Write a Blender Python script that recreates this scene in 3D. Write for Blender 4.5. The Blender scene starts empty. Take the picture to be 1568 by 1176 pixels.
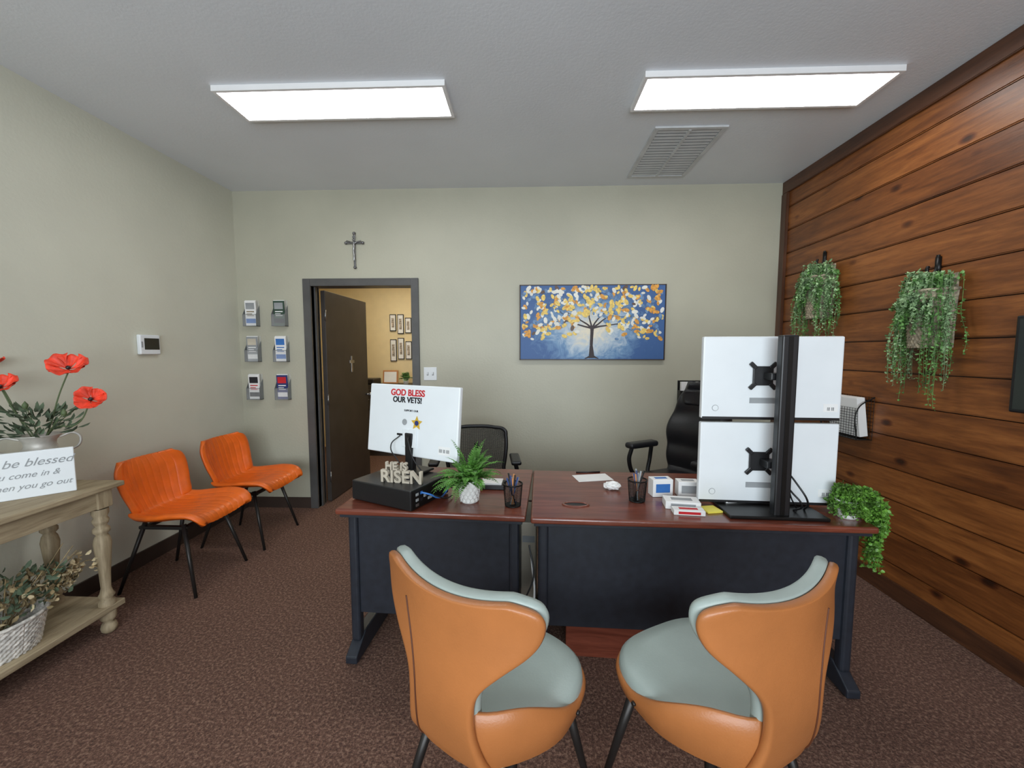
import bpy, bmesh, math, random
from mathutils import Vector, Matrix, Euler
R=math.radians
random.seed(7)
D=bpy.data
# ---------------------------------------------------------------- materials
def lin(c):
    out=[]
    for v in c[:3]:
        v=v/255.0
        out.append(v/12.92 if v<=0.04045 else ((v+0.055)/1.055)**2.4)
    return (out[0],out[1],out[2],1.0)
def new_mat(name):
    m=D.materials.new(name); m.use_nodes=True
    nt=m.node_tree; b=nt.nodes['Principled BSDF']
    return m,nt,b
def coords(nt,scale=(1,1,1)):
    tc=nt.nodes.new('ShaderNodeTexCoord'); mp=nt.nodes.new('ShaderNodeMapping')
    mp.inputs['Scale'].default_value=scale
    nt.links.new(tc.outputs['Object'],mp.inputs['Vector']); return mp.outputs['Vector']
def noise(nt,vec,scale,detail=4,rough=.5,dist=0):
    n=nt.nodes.new('ShaderNodeTexNoise'); n.inputs['Scale'].default_value=scale
    n.inputs['Detail'].default_value=detail; n.inputs['Roughness'].default_value=rough
    n.inputs['Distortion'].default_value=dist
    nt.links.new(vec,n.inputs['Vector']); return n.outputs['Fac']
def ramp(nt,fac,stops):
    r=nt.nodes.new('ShaderNodeValToRGB'); e=r.color_ramp.elements
    while len(e)<len(stops): e.new(.5)
    for i,(p,c) in enumerate(stops):
        e[i].position=p; e[i].color=lin(c)
    nt.links.new(fac,r.inputs['Fac']); return r.outputs['Color']
def mixc(nt,fac,a,b,mode='MIX'):
    m=nt.nodes.new('ShaderNodeMix'); m.data_type='RGBA'; m.blend_type=mode
    if isinstance(fac,float): m.inputs[0].default_value=fac
    else: nt.links.new(fac,m.inputs[0])
    for s,i in ((a,6),(b,7)):
        if isinstance(s,tuple): m.inputs[i].default_value=s
        else: nt.links.new(s,m.inputs[i])
    return m.outputs[2]
def bumpn(nt,b,h,strength,dist=.01):
    n=nt.nodes.new('ShaderNodeBump'); n.inputs['Strength'].default_value=strength
    n.inputs['Distance'].default_value=dist
    nt.links.new(h,n.inputs['Height']); nt.links.new(n.outputs['Normal'],b.inputs['Normal'])
def mat(name,col,rough=.5,metal=0,var=.08,vs=6,bump=0,bs=60,emis=0,trans=0,alpha=1,coat=0):
    m,nt,b=new_mat(name)
    v=coords(nt)
    f=noise(nt,v,vs)
    a=tuple(max(0,c*(1-var)) for c in col); d=tuple(min(255,c*(1+var)) for c in col)
    nt.links.new(ramp(nt,f,[(.3,a),(.7,d)]),b.inputs['Base Color'])
    b.inputs['Roughness'].default_value=rough; b.inputs['Metallic'].default_value=metal
    if bump: bumpn(nt,b,noise(nt,v,bs,3),bump,.004)
    if emis:
        b.inputs['Emission Color'].default_value=lin(col); b.inputs['Emission Strength'].default_value=emis
    if trans: b.inputs['Transmission Weight'].default_value=trans
    if alpha<1: b.inputs['Alpha'].default_value=alpha
    if coat: b.inputs['Coat Weight'].default_value=coat
    return m
M={}
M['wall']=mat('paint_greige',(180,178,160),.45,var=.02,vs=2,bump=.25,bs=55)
M['wall_left']=mat('paint_greige_lit',(206,206,190),.45,var=.02,vs=2,bump=.25,bs=55)  # same greige, lightened: window light on the left wall put into the colour
M['ceil']=mat('paint_ceiling',(222,227,232),.45,var=.012,vs=2,bump=.2,bs=70)
M['cream']=mat('paint_cream',(236,216,170),.6,var=.02)
M['base']=mat('baseboard_dark',(62,50,44),.45)
M['doorframe']=mat('door_frame_grey',(80,79,78),.4,bump=.1)
M['door']=mat('door_dark_brown',(60,54,50),.5,var=.1)
M['black']=mat('black_plastic',(22,22,24),.4)
M['blackmetal']=mat('black_metal',(30,29,28),.35,metal=.6)
M['modesty']=mat('black_laminate',(34,38,46),.45,var=.1,vs=30)
M['white']=mat('white_plastic',(228,233,235),.35,var=.01)
M['paper']=mat('paper_white',(236,236,234),.7,var=.02)
M['ledframe']=mat('led_frame',(235,235,235),.4,var=.01)
M['led']=mat('led_panel',(255,254,252),.5,var=0,emis=12)
M['fill_glow']=mat('fill_panel_warm',(255,244,220),.5,var=0,emis=22)  # glow for the added panel in the adjoining room
M['orange']=mat('orange_leatherette',(224,102,24),.38,var=.05,vs=12,bump=.1,bs=200)
M['tan']=mat('tan_leather',(172,108,60),.36,var=.05,vs=5,bump=.12,bs=180)
M['sage']=mat('sage_leather',(158,170,164),.42,var=.04,vs=5,bump=.1,bs=180)
M['stitch']=mat('seam_dark',(88,48,26),.6)
M['leatherblk']=mat('black_leather',(30,30,33),.35,var=.15,bump=.15,bs=120)
M['leg']=mat('chair_leg_metal',(48,45,43),.4,metal=.5)
M['chrome']=mat('steel',(150,150,150),.3,metal=.9)
M['leafA']=mat('leaf_green',(92,134,70),.55,var=.3,vs=20)
M['leafB']=mat('leaf_sage',(138,168,122),.6,var=.25,vs=20)
M['leafC']=mat('leaf_lime',(88,130,48),.5,var=.3,vs=20)
M['fern']=mat('fern_green',(84,134,54),.5,var=.3,vs=20)
M['stem']=mat('stem_green',(84,100,64),.6)
M['red']=mat('poppy_red',(220,64,38),.55,var=.16,vs=30)
M['dryleaf']=mat('dried_leaf',(128,112,80),.8,var=.3,vs=20)
M['olive']=mat('eucalyptus_grey',(84,100,78),.8,var=.3,vs=20)
M['cream_petal']=mat('dried_petal',(206,188,150),.8,var=.15,vs=20)
M['wicker']=mat('grey_brown_wicker',(146,136,116),.8,var=.3,vs=50,bump=.5,bs=150)
M['wickerw']=mat('whitewashed_wicker',(202,198,190),.8,var=.2,vs=50,bump=.5,bs=150)
M['galv']=mat('galvanised_tin',(188,184,176),.5,metal=.35,var=.12,vs=14)
M['woodletter']=mat('pale_wood',(186,176,158),.6,var=.08)
M['glass']=mat('clear_acrylic',(240,244,244),.06,alpha=.12)
M['edge']=mat('acrylic_edge',(120,124,124),.2)
M['screen']=mat('dark_screen',(40,46,44),.2)
M['navy']=mat('navy_print',(36,50,110),.5)
M['bluep']=mat('blue_print',(52,112,184),.5)
M['greenp']=mat('darkgreen_print',(44,70,54),.5)
M['redp']=mat('red_print',(200,30,40),.5)
M['blackp']=mat('black_print',(25,25,32),.5)
M['greyp']=mat('grey_print',(150,154,156),.6)
M['yellow']=mat('yellow_note',(240,222,90),.6)
M['gold']=mat('gold_badge',(206,168,52),.4)
M['pot']=mat('white_ceramic',(228,228,224),.35,var=.02)
M['soil']=mat('soil',(50,38,28),.9)
M['beige']=mat('beige_case',(196,188,170),.5)
M['vent']=mat('vent_paint',(196,199,200),.5)
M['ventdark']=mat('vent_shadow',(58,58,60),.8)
M['silver']=mat('antique_silver',(120,120,122),.35,metal=.8)
M['pen1']=mat('pen_blue',(50,70,120),.4); M['pen2']=mat('pen_wood',(190,130,80),.5); M['pen3']=mat('pen_black',(30,30,30),.4)
M['frame']=mat('picture_frame_black',(24,22,20),.4)
M['photo']=mat('photo_print',(140,130,118),.5,var=.6,vs=40)
M['cablew']=mat('cable_white',(220,220,218),.5)
M['ptr']=mat('paint_trunk',(56,48,50),.6)
M['pl_o']=mat('paint_orange',(212,152,66),.5,var=.15,vs=60,bump=.6,bs=120)
M['pl_y']=mat('paint_yellow',(234,200,108),.5,var=.12,vs=60,bump=.6,bs=120)
M['pl_w']=mat('paint_white',(228,228,218),.5,var=.05,bump=.6,bs=120)
M['pl_b']=mat('paint_blue',(96,130,168),.5,var=.2,vs=40)
M['pl_n']=mat('paint_brown',(96,74,60),.5,var=.2)

def carpet():
    m,nt,b=new_mat('carpet_maroon'); v=coords(nt)
    f=noise(nt,v,78,4,.75); f2=noise(nt,v,140,3,.7); f3=noise(nt,v,3,2)
    c=ramp(nt,f,[(.38,(48,30,24)),(.5,(94,62,51)),(.62,(162,130,110))])
    c2=ramp(nt,f2,[(.4,(60,40,32)),(.6,(136,102,84))])
    c=mixc(nt,.42,c,c2)
    c=mixc(nt,.1,c,ramp(nt,f3,[(.3,(74,46,38)),(.7,(120,86,72))]))
    nt.links.new(c,b.inputs['Base Color']); b.inputs['Roughness'].default_value=.95
    bumpn(nt,b,f,.7,.01); return m
M['carpet']=carpet()
def wood(name,stops,axis='Y',gs=14,rough=.35,plank=0,knots=True,coat=.2,grain=.35,dist=1.6):
    m,nt,b=new_mat(name)
    sc={'Y':(gs,1.0,gs),'X':(1.0,gs,gs),'Z':(gs,gs,1.0)}[axis]
    tc=nt.nodes.new('ShaderNodeTexCoord')
    vec=tc.outputs['Object']
    cell=None
    if plank:
        sep=nt.nodes.new('ShaderNodeSeparateXYZ'); nt.links.new(vec,sep.inputs[0])
        dv=nt.nodes.new('ShaderNodeMath'); dv.operation='DIVIDE'; dv.inputs[1].default_value=plank
        nt.links.new(sep.outputs['Z'],dv.inputs[0])
        fl=nt.nodes.new('ShaderNodeMath'); fl.operation='FLOOR'; nt.links.new(dv.outputs[0],fl.inputs[0])
        wn=nt.nodes.new('ShaderNodeTexWhiteNoise'); wn.noise_dimensions='1D'; nt.links.new(fl.outputs[0],wn.inputs['W'])
        cell=wn.outputs['Value']
        mul=nt.nodes.new('ShaderNodeVectorMath'); mul.operation='SCALE'; mul.inputs['Scale'].default_value=7
        nt.links.new(wn.outputs['Color'],mul.inputs[0])
        ad=nt.nodes.new('ShaderNodeVectorMath'); nt.links.new(vec,ad.inputs[0]); nt.links.new(mul.outputs[0],ad.inputs[1])
        vec=ad.outputs[0]
    mp=nt.nodes.new('ShaderNodeMapping'); mp.inputs['Scale'].default_value=sc; nt.links.new(vec,mp.inputs['Vector'])
    f=noise(nt,mp.outputs[0],1.6,5,.5,dist)
    c=ramp(nt,f,stops)
    mp3=nt.nodes.new('ShaderNodeMapping'); mp3.inputs['Scale'].default_value=tuple(s*4 for s in sc); nt.links.new(vec,mp3.inputs['Vector'])
    fg=noise(nt,mp3.outputs[0],2.2,5,.6,.3)
    c=mixc(nt,grain,c,ramp(nt,fg,[(.3,(140,120,110)),(.6,(255,255,255))]),'MULTIPLY')
    if cell is not None:
        c=mixc(nt,.6,c,ramp(nt,cell,[(0,(180,166,156)),(1,(255,255,255))]),'MULTIPLY')
    if knots:
        mp2=nt.nodes.new('ShaderNodeMapping')
        mp2.inputs['Scale'].default_value={'Y':(5,3.4,6.5),'X':(2.2,3.4,3.4),'Z':(3.4,3.4,2.2)}[axis]
        nt.links.new(vec,mp2.inputs['Vector'])
        vo=nt.nodes.new('ShaderNodeTexVoronoi'); vo.inputs['Scale'].default_value=1.0
        nt.links.new(mp2.outputs[0],vo.inputs['Vector'])
        k=ramp(nt,vo.outputs['Distance'],[(.06,(50,26,16)),(.11,(170,140,120)),(.17,(255,255,255))])
        c=mixc(nt,.85,c,k,'MULTIPLY')
    nt.links.new(c,b.inputs['Base Color']); b.inputs['Roughness'].default_value=rough
    b.inputs['Coat Weight'].default_value=coat; b.inputs['Coat Roughness'].default_value=.3
    bumpn(nt,b,fg,.2,.004); return m
M['pine']=wood('stained_pine_planks',[(.25,(98,54,24)),(.5,(138,82,38)),(.75,(166,104,52))],'Y',9,.42,plank=.19,grain=.45,dist=1.0,coat=.12)
M['pinetrim']=wood('dark_wood_trim',[(.3,(64,38,24)),(.7,(98,60,36))],'Y',12,.45,knots=False)
M['pinetrimv']=wood('dark_wood_trim_upright',[(.3,(64,38,24)),(.7,(98,60,36))],'Z',12,.45,knots=False)
M['mahog']=wood('mahogany_laminate',[(.3,(100,48,34)),(.7,(132,70,52))],'X',9,.22,knots=False,coat=.4)
M['oak']=wood('weathered_oak',[(.3,(140,124,96)),(.7,(182,166,136))],'Y',10,.7,knots=False,coat=0)
M['oakz']=wood('weathered_oak_leg',[(.3,(140,124,96)),(.7,(182,166,136))],'Z',10,.7,knots=False,coat=0)
def canvas():
    m,nt,b=new_mat('painting_canvas')
    tc=nt.nodes.new('ShaderNodeTexCoord'); mp=nt.nodes.new('ShaderNodeMapping')
    mp.inputs['Scale'].default_value=(1.25,0,1.9); mp.inputs['Location'].default_value=(0,0,.12)
    nt.links.new(tc.outputs['Object'],mp.inputs['Vector'])
    ln=nt.nodes.new('ShaderNodeVectorMath'); ln.operation='LENGTH'; nt.links.new(mp.outputs[0],ln.inputs[0])
    v=coords(nt); n=noise(nt,v,9,5,.7,1.5)
    a=nt.nodes.new('ShaderNodeMath'); a.operation='MULTIPLY_ADD'; a.inputs[1].default_value=.7; 
    nt.links.new(n,a.inputs[0]); nt.links.new(ln.outputs['Value'],a.inputs[2])
    c=ramp(nt,a.outputs[0],[(.42,(228,220,198)),(.62,(182,198,210)),(.8,(108,146,184)),(1.0,(58,96,150))])
    nt.links.new(c,b.inputs['Base Color']); b.inputs['Roughness'].default_value=.5
    bumpn(nt,b,noise(nt,v,40,4),.6,.004); return m
M['canvas']=canvas()

# ---------------------------------------------------------------- helpers
def link(o,parent=None):
    bpy.context.scene.collection.objects.link(o)
    if parent: o.parent=parent
    return o
def empty(name,loc=(0,0,0),rz=0):
    o=D.objects.new(name,None); o.location=loc; o.rotation_euler=(0,0,R(rz)); o.empty_display_size=.1
    return link(o)
def setm(o,m):
    ms=m if isinstance(m,(list,tuple)) else [m]
    for k in ms: o.data.materials.append(M[k])
def mesh(parent,name,vs,fs,m,smooth=False,fm=None):
    me=D.meshes.new(name); me.from_pydata([tuple(v) for v in vs],[],fs); me.update()
    o=D.objects.new(name,me); setm(o,m)
    if smooth:
        for p in me.polygons: p.use_smooth=True
    if fm:
        for p,i in zip(me.polygons,fm): p.material_index=i
    return link(o,parent)
def from_bm(parent,name,bm,m,smooth=False):
    me=D.meshes.new(name); bm.normal_update(); bm.to_mesh(me); bm.free()
    o=D.objects.new(name,me); setm(o,m)
    if smooth:
        for p in me.polygons: p.use_smooth=True
    return link(o,parent)
def box(parent,name,c,s,m,bev=.003,rot=(0,0,0),seg=2):
    bm=bmesh.new(); bmesh.ops.create_cube(bm,size=1)
    bmesh.ops.scale(bm,vec=s,verts=bm.verts)
    if bev: bmesh.ops.bevel(bm,geom=bm.edges[:],offset=min(bev,min(s)*.45),segments=seg,affect='EDGES',profile=.5)
    o=from_bm(parent,name,bm,m,False); o.location=c; o.rotation_euler=tuple(R(a) for a in rot); return o
def boxes(name,lst,m,bev=0,parent=None):
    """lst of (x0,x1,y0,y1,z0,z1) joined in one mesh"""
    bm=bmesh.new()
    for (x0,x1,y0,y1,z0,z1) in lst:
        b2=bmesh.new(); bmesh.ops.create_cube(b2,size=1)
        bmesh.ops.scale(b2,vec=(x1-x0,y1-y0,z1-z0),verts=b2.verts)
        bmesh.ops.translate(b2,vec=((x0+x1)/2,(y0+y1)/2,(z0+z1)/2),verts=b2.verts)
        if bev: bmesh.ops.bevel(b2,geom=b2.edges[:],offset=bev,segments=2,affect='EDGES')
        t=D.meshes.new('t'); b2.to_mesh(t); b2.free(); bm.from_mesh(t); D.meshes.remove(t)
    return from_bm(parent,name,bm,m)
def cyl(parent,name,p1,p2,r1,r2,m,seg=20):
    p1=Vector(p1); p2=Vector(p2); d=p2-p1
    bm=bmesh.new(); bmesh.ops.create_cone(bm,cap_ends=True,segments=seg,radius1=r1,radius2=r2,depth=d.length)
    q=d.to_track_quat('Z','Y').to_matrix().to_4x4(); q.translation=(p1+p2)/2
    bmesh.ops.transform(bm,matrix=q,verts=bm.verts)
    for f in bm.faces: f.smooth=len(f.verts)==4
    return from_bm(parent,name,bm,m)
def lathe(parent,name,prof,m,seg=32,loc=(0,0,0)):
    vs=[];fs=[];n=len(prof)
    for i in range(seg):
        a=2*math.pi*i/seg
        for r,z in prof: vs.append((r*math.cos(a),r*math.sin(a),z))
    for i in range(seg):
        for j in range(n-1):
            a=i*n+j; b=((i+1)%seg)*n+j
            fs.append((a,b,b+1,a+1))
    o=mesh(parent,name,vs,fs,m,True); o.location=loc; return o
def curve(parent,name,pts,r,m,cyc=False):
    cu=D.curves.new(name,'CURVE'); cu.dimensions='3D'; cu.bevel_depth=r; cu.bevel_resolution=3
    s=cu.splines.new('BEZIER'); s.bezier_points.add(len(pts)-1)
    for bp,p in zip(s.bezier_points,pts):
        bp.co=p; bp.handle_left_type=bp.handle_right_type='AUTO'
    s.use_cyclic_u=cyc; s.resolution_u=8
    o=D.objects.new(name,cu); cu.materials.append(M[m]); return link(o,parent)
def text(parent,name,s,size,m,loc,rot=(90,0,0),ext=.0008,align='CENTER',shear=0,off=0):
    cu=D.curves.new(name,'FONT'); cu.body=s; cu.size=size; cu.extrude=ext; cu.align_x=align; cu.shear=shear; cu.offset=off
    o=D.objects.new(name,cu); cu.materials.append(M[m]); o.location=loc; o.rotation_euler=tuple(R(a) for a in rot)
    return link(o,parent)
def interp(pts,t):
    n=len(pts)-1; x=max(0,min(.99999,t))*n; i=int(x); f=x-i
    P=lambda k: pts[max(0,min(n,k))]
    p0,p1,p2,p3=P(i-1),P(i),P(i+1),P(i+2)
    def c(a,b,cc,d): return .5*((2*b)+(-a+cc)*f+(2*a-5*b+4*cc-d)*f*f+(-a+3*b-3*cc+d)*f**3)
    if isinstance(p1,(int,float)): return c(p0,p1,p2,p3)
    return tuple(c(*q) for q in zip(p0,p1,p2,p3))
def grid(parent,name,fn,nu,nv,m,thick=0,sub=0,moff=None,rim=None,offset=0):
    vs=[];fs=[]
    for j in range(nv+1):
        for i in range(nu+1): vs.append(fn(i/nu*2-1,j/nv))
    w=nu+1
    for j in range(nv):
        for i in range(nu): fs.append((j*w+i,j*w+i+1,(j+1)*w+i+1,(j+1)*w+i))
    o=mesh(parent,name,vs,fs,m,True)
    if thick:
        s=o.modifiers.new('solid','SOLIDIFY'); s.thickness=thick; s.offset=offset
        if moff is not None: s.material_offset=moff; s.material_offset_rim=rim or 0
    if sub:
        s=o.modifiers.new('sub','SUBSURF'); s.levels=sub; s.render_levels=sub
    return o
def smoothstep(a,b,x):
    t=max(0,min(1,(x-a)/(b-a))); return t*t*(3-2*t)

# ---------------------------------------------------------------- room shell
XL,XR,YB,YF,H=-2.625,2.18,3.6,-1.9,2.88
DX0,DX1,DZ=-1.94,-1.03,2.05
boxes('floor',[(-3.6,2.4,YF-.15,6.3,-.1,0)],'carpet')
boxes('ceiling',[(XL-.15,XR+.2,YF-.15,YB+.12,H,H+.1)],'ceil')
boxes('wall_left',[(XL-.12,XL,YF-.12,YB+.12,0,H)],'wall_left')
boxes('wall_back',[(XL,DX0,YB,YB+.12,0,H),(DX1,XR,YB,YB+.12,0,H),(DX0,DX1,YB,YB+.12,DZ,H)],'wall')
# right wall: individual planks
pl=[]
z=0
while z<H-.001:
    pl.append((XR,XR+.03,YF,YB,z+.0025,min(z+.1875,H))); z+=.19
w=boxes('wall_right',pl,'pine',bev=.006)
boxes('wall_right_core',[(XR+.03,XR+.12,YF-.12,YB+.12,0,H)],'black')
# wall behind viewer with storefront window
WX0,WX1,WZ0,WZ1=-1.9,1.6,.7,2.3
boxes('wall_front',[(XL,WX0,YF-.12,YF,0,H),(WX1,XR,YF-.12,YF,0,H),(WX0,WX1,YF-.12,YF,0,WZ0),(WX0,WX1,YF-.12,YF,WZ1,H)],'wall')
wp=empty('window_1',(0,YF-.06,0))
for n,c,s in (('frame_top',(-.15,0,WZ1-.025),(3.5,.06,.05)),('frame_bottom',(-.15,0,WZ0+.025),(3.5,.06,.05)),
    ('frame_side_1',(WX0+.025,0,1.5),(.05,.06,1.5)),('frame_side_2',(WX1-.025,0,1.5),(.05,.06,1.5)),('mullion',(-.15,0,1.5),(.05,.06,1.5))):
    box(wp,n,c,s,'base')
# trims
boxes('baseboard_left',[(XL,XL+.012,YF,YB,0,.1)],'base')
boxes('baseboard_back',[(XL+.012,-2.01,YB-.012,YB,0,.1),(-.963,XR-.02,YB-.012,YB,0,.1)],'base')
boxes('baseboard_right',[(XR-.02,XR,YF,YB-.07,0,.1)],'pinetrim',bev=.004)
boxes('trim_1',[(XR-.02,XR,YF,YB,H-.1,H)],'pinetrim',bev=.004)
boxes('trim_2',[(XR-.025,XR,YB-.07,YB,0,H-.1)],'pinetrimv',bev=.004)
df=empty('door_frame',(0,0,0))
for n,b in (('jamb_left',(-2.01,DX0,YB-.02,YB+.14,0,2.11)),('jamb_right',(DX1,-.963,YB-.02,YB+.14,0,2.11)),('head',(DX0,DX1,YB-.02,YB+.14,2.045,2.11)),
            ('stop_left',(DX0,DX0+.015,YB+.04,YB+.08,0,2.045)),('stop_right',(DX1-.015,DX1,YB+.04,YB+.08,0,2.045))):
    boxes(n,[b],'doorframe',bev=.003,parent=df)
dr=empty('door_1',(DX0+.025,YB+.15,0),-2)
box(dr,'panel',(0.0,.445,1.02),(.042,.89,2.02),'door',.002)
for z in (.25,1.0,1.8): cyl(dr,'hinge',(.024,-.005,z-.05),(.024,-.005,z+.05),.007,.007,'chrome',10)
cyl(dr,'knob_stem',(.02,.83,.97),(.06,.83,.97),.01,.01,'chrome'); 
lathe(dr,'knob',[(0,-.02),(.018,-.018),(.027,0),(.018,.018),(0,.02)],'chrome',loc=(.075,.83,.97))
box(dr,'cross_upright',(.024,.5,1.33),(.004,.03,.17),'chrome',.001); box(dr,'cross_bar',(.025,.5,1.355),(.004,.10,.03),'chrome',.001)
# adjoining room
boxes('wall_adjoining',[(-3.6,.2,6.0,6.1,0,2.7),(-3.7,-3.6,3.72,6.1,0,2.7),(.2,.3,3.72,6.1,0,2.7),(-3.6,XL-.12,3.62,3.72,0,2.7)],'cream')
boxes('wall_adjoining_face',[(-3.6,-2.01,3.72,3.73,0,2.7),(-.963,.2,3.72,3.73,0,2.7)],'cream')
boxes('ceiling_adjoining',[(-3.7,.3,3.72,6.1,2.7,2.8)],'ceil')

def led(name,x0,x1,y0,y1,zc,t=.03,m='led'):
    e=empty(name,((x0+x1)/2,(y0+y1)/2,zc)); w=x1-x0; d=y1-y0; f=.018
    box(e,'frame_front',(0,-d/2+f/2,-t/2),(w,f,t),'ledframe',.001); box(e,'frame_back',(0,d/2-f/2,-t/2),(w,f,t),'ledframe',.001)
    box(e,'frame_left',(-w/2+f/2,0,-t/2),(f,d-2*f,t),'ledframe',.001); box(e,'frame_right',(w/2-f/2,0,-t/2),(f,d-2*f,t),'ledframe',.001)
    box(e,'diffuser',(0,0,-t/2),(w-2*f,d-2*f,t-.006),m,0)
led('adjoining_fill_light',-1.70,-.435,2.21,2.505,H)
led('adjoining_fill_light',.60,1.885,2.185,2.485,H)
led('adjoining_fill_light',-2.2,-1.0,4.7,5.0,2.7,m='fill_glow')  # unseen panel, added to brighten the adjoining room
# vent
v=empty('ceiling_vent',(1.04,3.06,H))
for n,c,s in (('rim_1',(0,-.35,-.006),(.46,.03,.012)),('rim_2',(0,.35,-.006),(.46,.03,.012)),('rim_3',(-.215,0,-.006),(.03,.68,.012)),('rim_4',(.215,0,-.006),(.03,.68,.012)),('divider',(0,0,-.008),(.018,.68,.014))):
    box(v,n,c,s,'vent',.002)
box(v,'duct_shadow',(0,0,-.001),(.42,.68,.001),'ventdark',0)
for i in range(17):
    y=-.31+i*.0388
    for x in (-.103,.103): box(v,'louvre',(x,y,-.007),(.19,.025,.002),'vent',0,rot=(-5,0,0))

# ---------------------------------------------------------------- wall things
cx=empty('crucifix',(-1.528,YB-.012,2.353))
box(cx,'upright',(0,0,0),(.017,.014,.29),'silver',.003); box(cx,'crossbar',(0,0,.065),(.145,.014,.017),'silver',.003)
for p in ((-.075,0,.065),(.075,0,.065),(0,0,.148),(0,0,-.148)):
    lathe(cx,'finial',[(0,-.014),(.012,-.009),(.015,0),(.012,.009),(0,.014)],'silver',12,loc=p)
curve(cx,'corpus_body',[(0,-.018,.07),(.004,-.02,.03),(-.002,-.018,-.01),(.003,-.02,-.05),(0,-.016,-.09)],.009,'chrome')
curve(cx,'corpus_arms',[(-.065,-.016,.08),(-.03,-.018,.07),(0,-.02,.055),(.03,-.018,.07),(.065,-.016,.08)],.005,'chrome')
lathe(cx,'corpus_head',[(0,-.012),(.009,-.006),(.01,.004),(0,.012)],'chrome',12,loc=(0,-.022,.085))
box(cx,'plaque',(0,-.009,.115),(.03,.004,.014),'chrome',.001)

def brochure(x,z,style):
    e=empty('brochure_holder',(x,YB,z)); w,h=.125,.235
    box(e,'holder_back',(0,-.003,0),(w,.004,h),'glass',.001)
    box(e,'holder_front',(0,-.052,-.065),(w,.003,h*.42),'glass',.001)
    box(e,'front_lip',(0,-.053,-.014),(w,.004,.004),'edge',0)
    for s in (-1,1):
        vs=[(s*w/2,-.002,-h/2),(s*w/2,-.054,-h/2),(s*w/2,-.054,-.014),(s*w/2,-.002,.07)]
        vs+=[(a-s*.003,b,c) for a,b,c in vs]
        mesh(e,'holder_side',vs,[(0,1,2,3),(7,6,5,4),(0,4,5,1),(1,5,6,2),(2,6,7,3),(3,7,4,0)],'edge')
    box(e,'holder_floor',(0,-.027,-h/2+.002),(w,.054,.004),'edge',0)
    a,b,c,t=style
    for i in range(3): box(e,'leaflet',(.004*(i-1),-.014-.011*i,.006-.004*i),(w*.80,.008,h*.93),a if i==2 else 'paper',.001,rot=(3,0,(i-1)*1.0))
    o=box(e,'cover_print',(.004,-.0415,.0),(w*.76,.0008,h*.88),a,0,rot=(3,0,1))
    box(o,'cover_band',(0,-.001,.062),(w*.62,.001,h*.24),b,0)
    box(o,'cover_text',(0,-.001,.012),(w*.55,.001,.009),c,0); box(o,'cover_text',(-.01,-.001,-.008),(w*.4,.001,.006),c,0)
    box(o,'cover_text',(0,-.001,-.024),(w*.5,.001,.006),c,0)
    box(o,'cover_footer',(0,-.001,-.07),(w*.7,.001,.04),t,0)
for x,z,s in ((-2.486,1.805,('paper','greyp','dryleaf','bluep')),(-2.224,1.805,('greenp','greyp','paper','blackp')),(-2.486,1.485,('greyp','beige','paper','paper')),
    (-2.224,1.485,('paper','bluep','bluep','bluep')),(-2.486,1.14,('paper','blackp','redp','blackp')),(-2.224,1.14,('navy','redp','paper','paper'))): brochure(x,z,s)
sw=empty('light_switch',(-.871,YB,1.26))
box(sw,'plate',(0,-.003,0),(.118,.006,.118),'white',.003)
for x in (-.024,.024):
    box(sw,'toggle',(x,-.012,.004),(.01,.014,.022),'white',.002); box(sw,'slot',(x,-.0062,0),(.016,.001,.03),'greyp',0)
th=empty('thermostat',(XL,2.695,1.505))
box(th,'body',(.014,0,0),(.028,.15,.135),'white',.008,seg=3); box(th,'display',(.0285,.01,.005),(.001,.11,.078),'screen',0)
box(th,'button',(.0285,-.062,0),(.002,.012,.04),'greyp',.001)
tv=empty('wall_television',(XR-.03,1.44,1.4))
box(tv,'bezel',(0,0,0),(.05,.8,.42),'black',.006); box(tv,'mount',(.028,0,0),(.004,.3,.2),'blackmetal',0); box(tv,'glass',(-.0255,0,0),(.001,.77,.39),'screen',0)

# painting
pt=empty('tree_painting',(.57,YB-.018,1.713))
box(pt,'canvas',(0,0,0),(1.25,.034,.64),'canvas',.002)
for n,c,s in (('frame_top',(0,0,.324),(1.27,.036,.008)),('frame_bottom',(0,0,-.324),(1.27,.036,.008)),('frame_left',(-.631,0,0),(.008,.036,.648)),('frame_right',(.631,0,0),(.008,.036,.648))): box(pt,n,c,s,'base',0)
vs=[];fs=[]
def strip(p,q,w0,w1):
    d=(Vector(q)-Vector(p)); n=Vector((-d.y,d.x)).normalized(); b=len(vs)
    for pt_,w_ in ((p,w0),(q,w1)):
        for s in (-1,1): vs.append((pt_[0]+n.x*w_*s,-.0185-random.random()*.0004,pt_[1]+n.y*w_*s))
    fs.append((b,b+1,b+3,b+2))
tips=[]
def branch(p,a,l,w,dep):
    n=3; 
    for i in range(n):
        q=(p[0]+math.cos(a)*l/n*1.45,p[1]+math.sin(a)*l/n*.95); w2=w*.8
        if abs(q[0])>.58 or q[1]>.29: break
        strip(p,q,w,w2); p=q; w=w2; a+=random.uniform(-.22,.22)
    tips.append(p)
    if dep>0:
        for da in (-.5,.1,.55): branch(p,a+da+random.uniform(-.15,.15),l*.68,w*.6,dep-1)
strip((0.0,-.31),(-.005,-.2),.026,.013); strip((-.005,-.2),(0,-.08),.013,.014); strip((0,-.08),(0,-.03),.014,.018)
for s in (-1,1): strip((0,-.29),(s*.06,-.315),.012,.003)
for a in (.35,.8,1.25,1.75,2.25,2.8): branch((0,-.05),a,.15,.0085,3)
mesh(pt,'painted_branches',vs,fs,'ptr')
vs=[];fs=[];fm=[]
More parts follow.
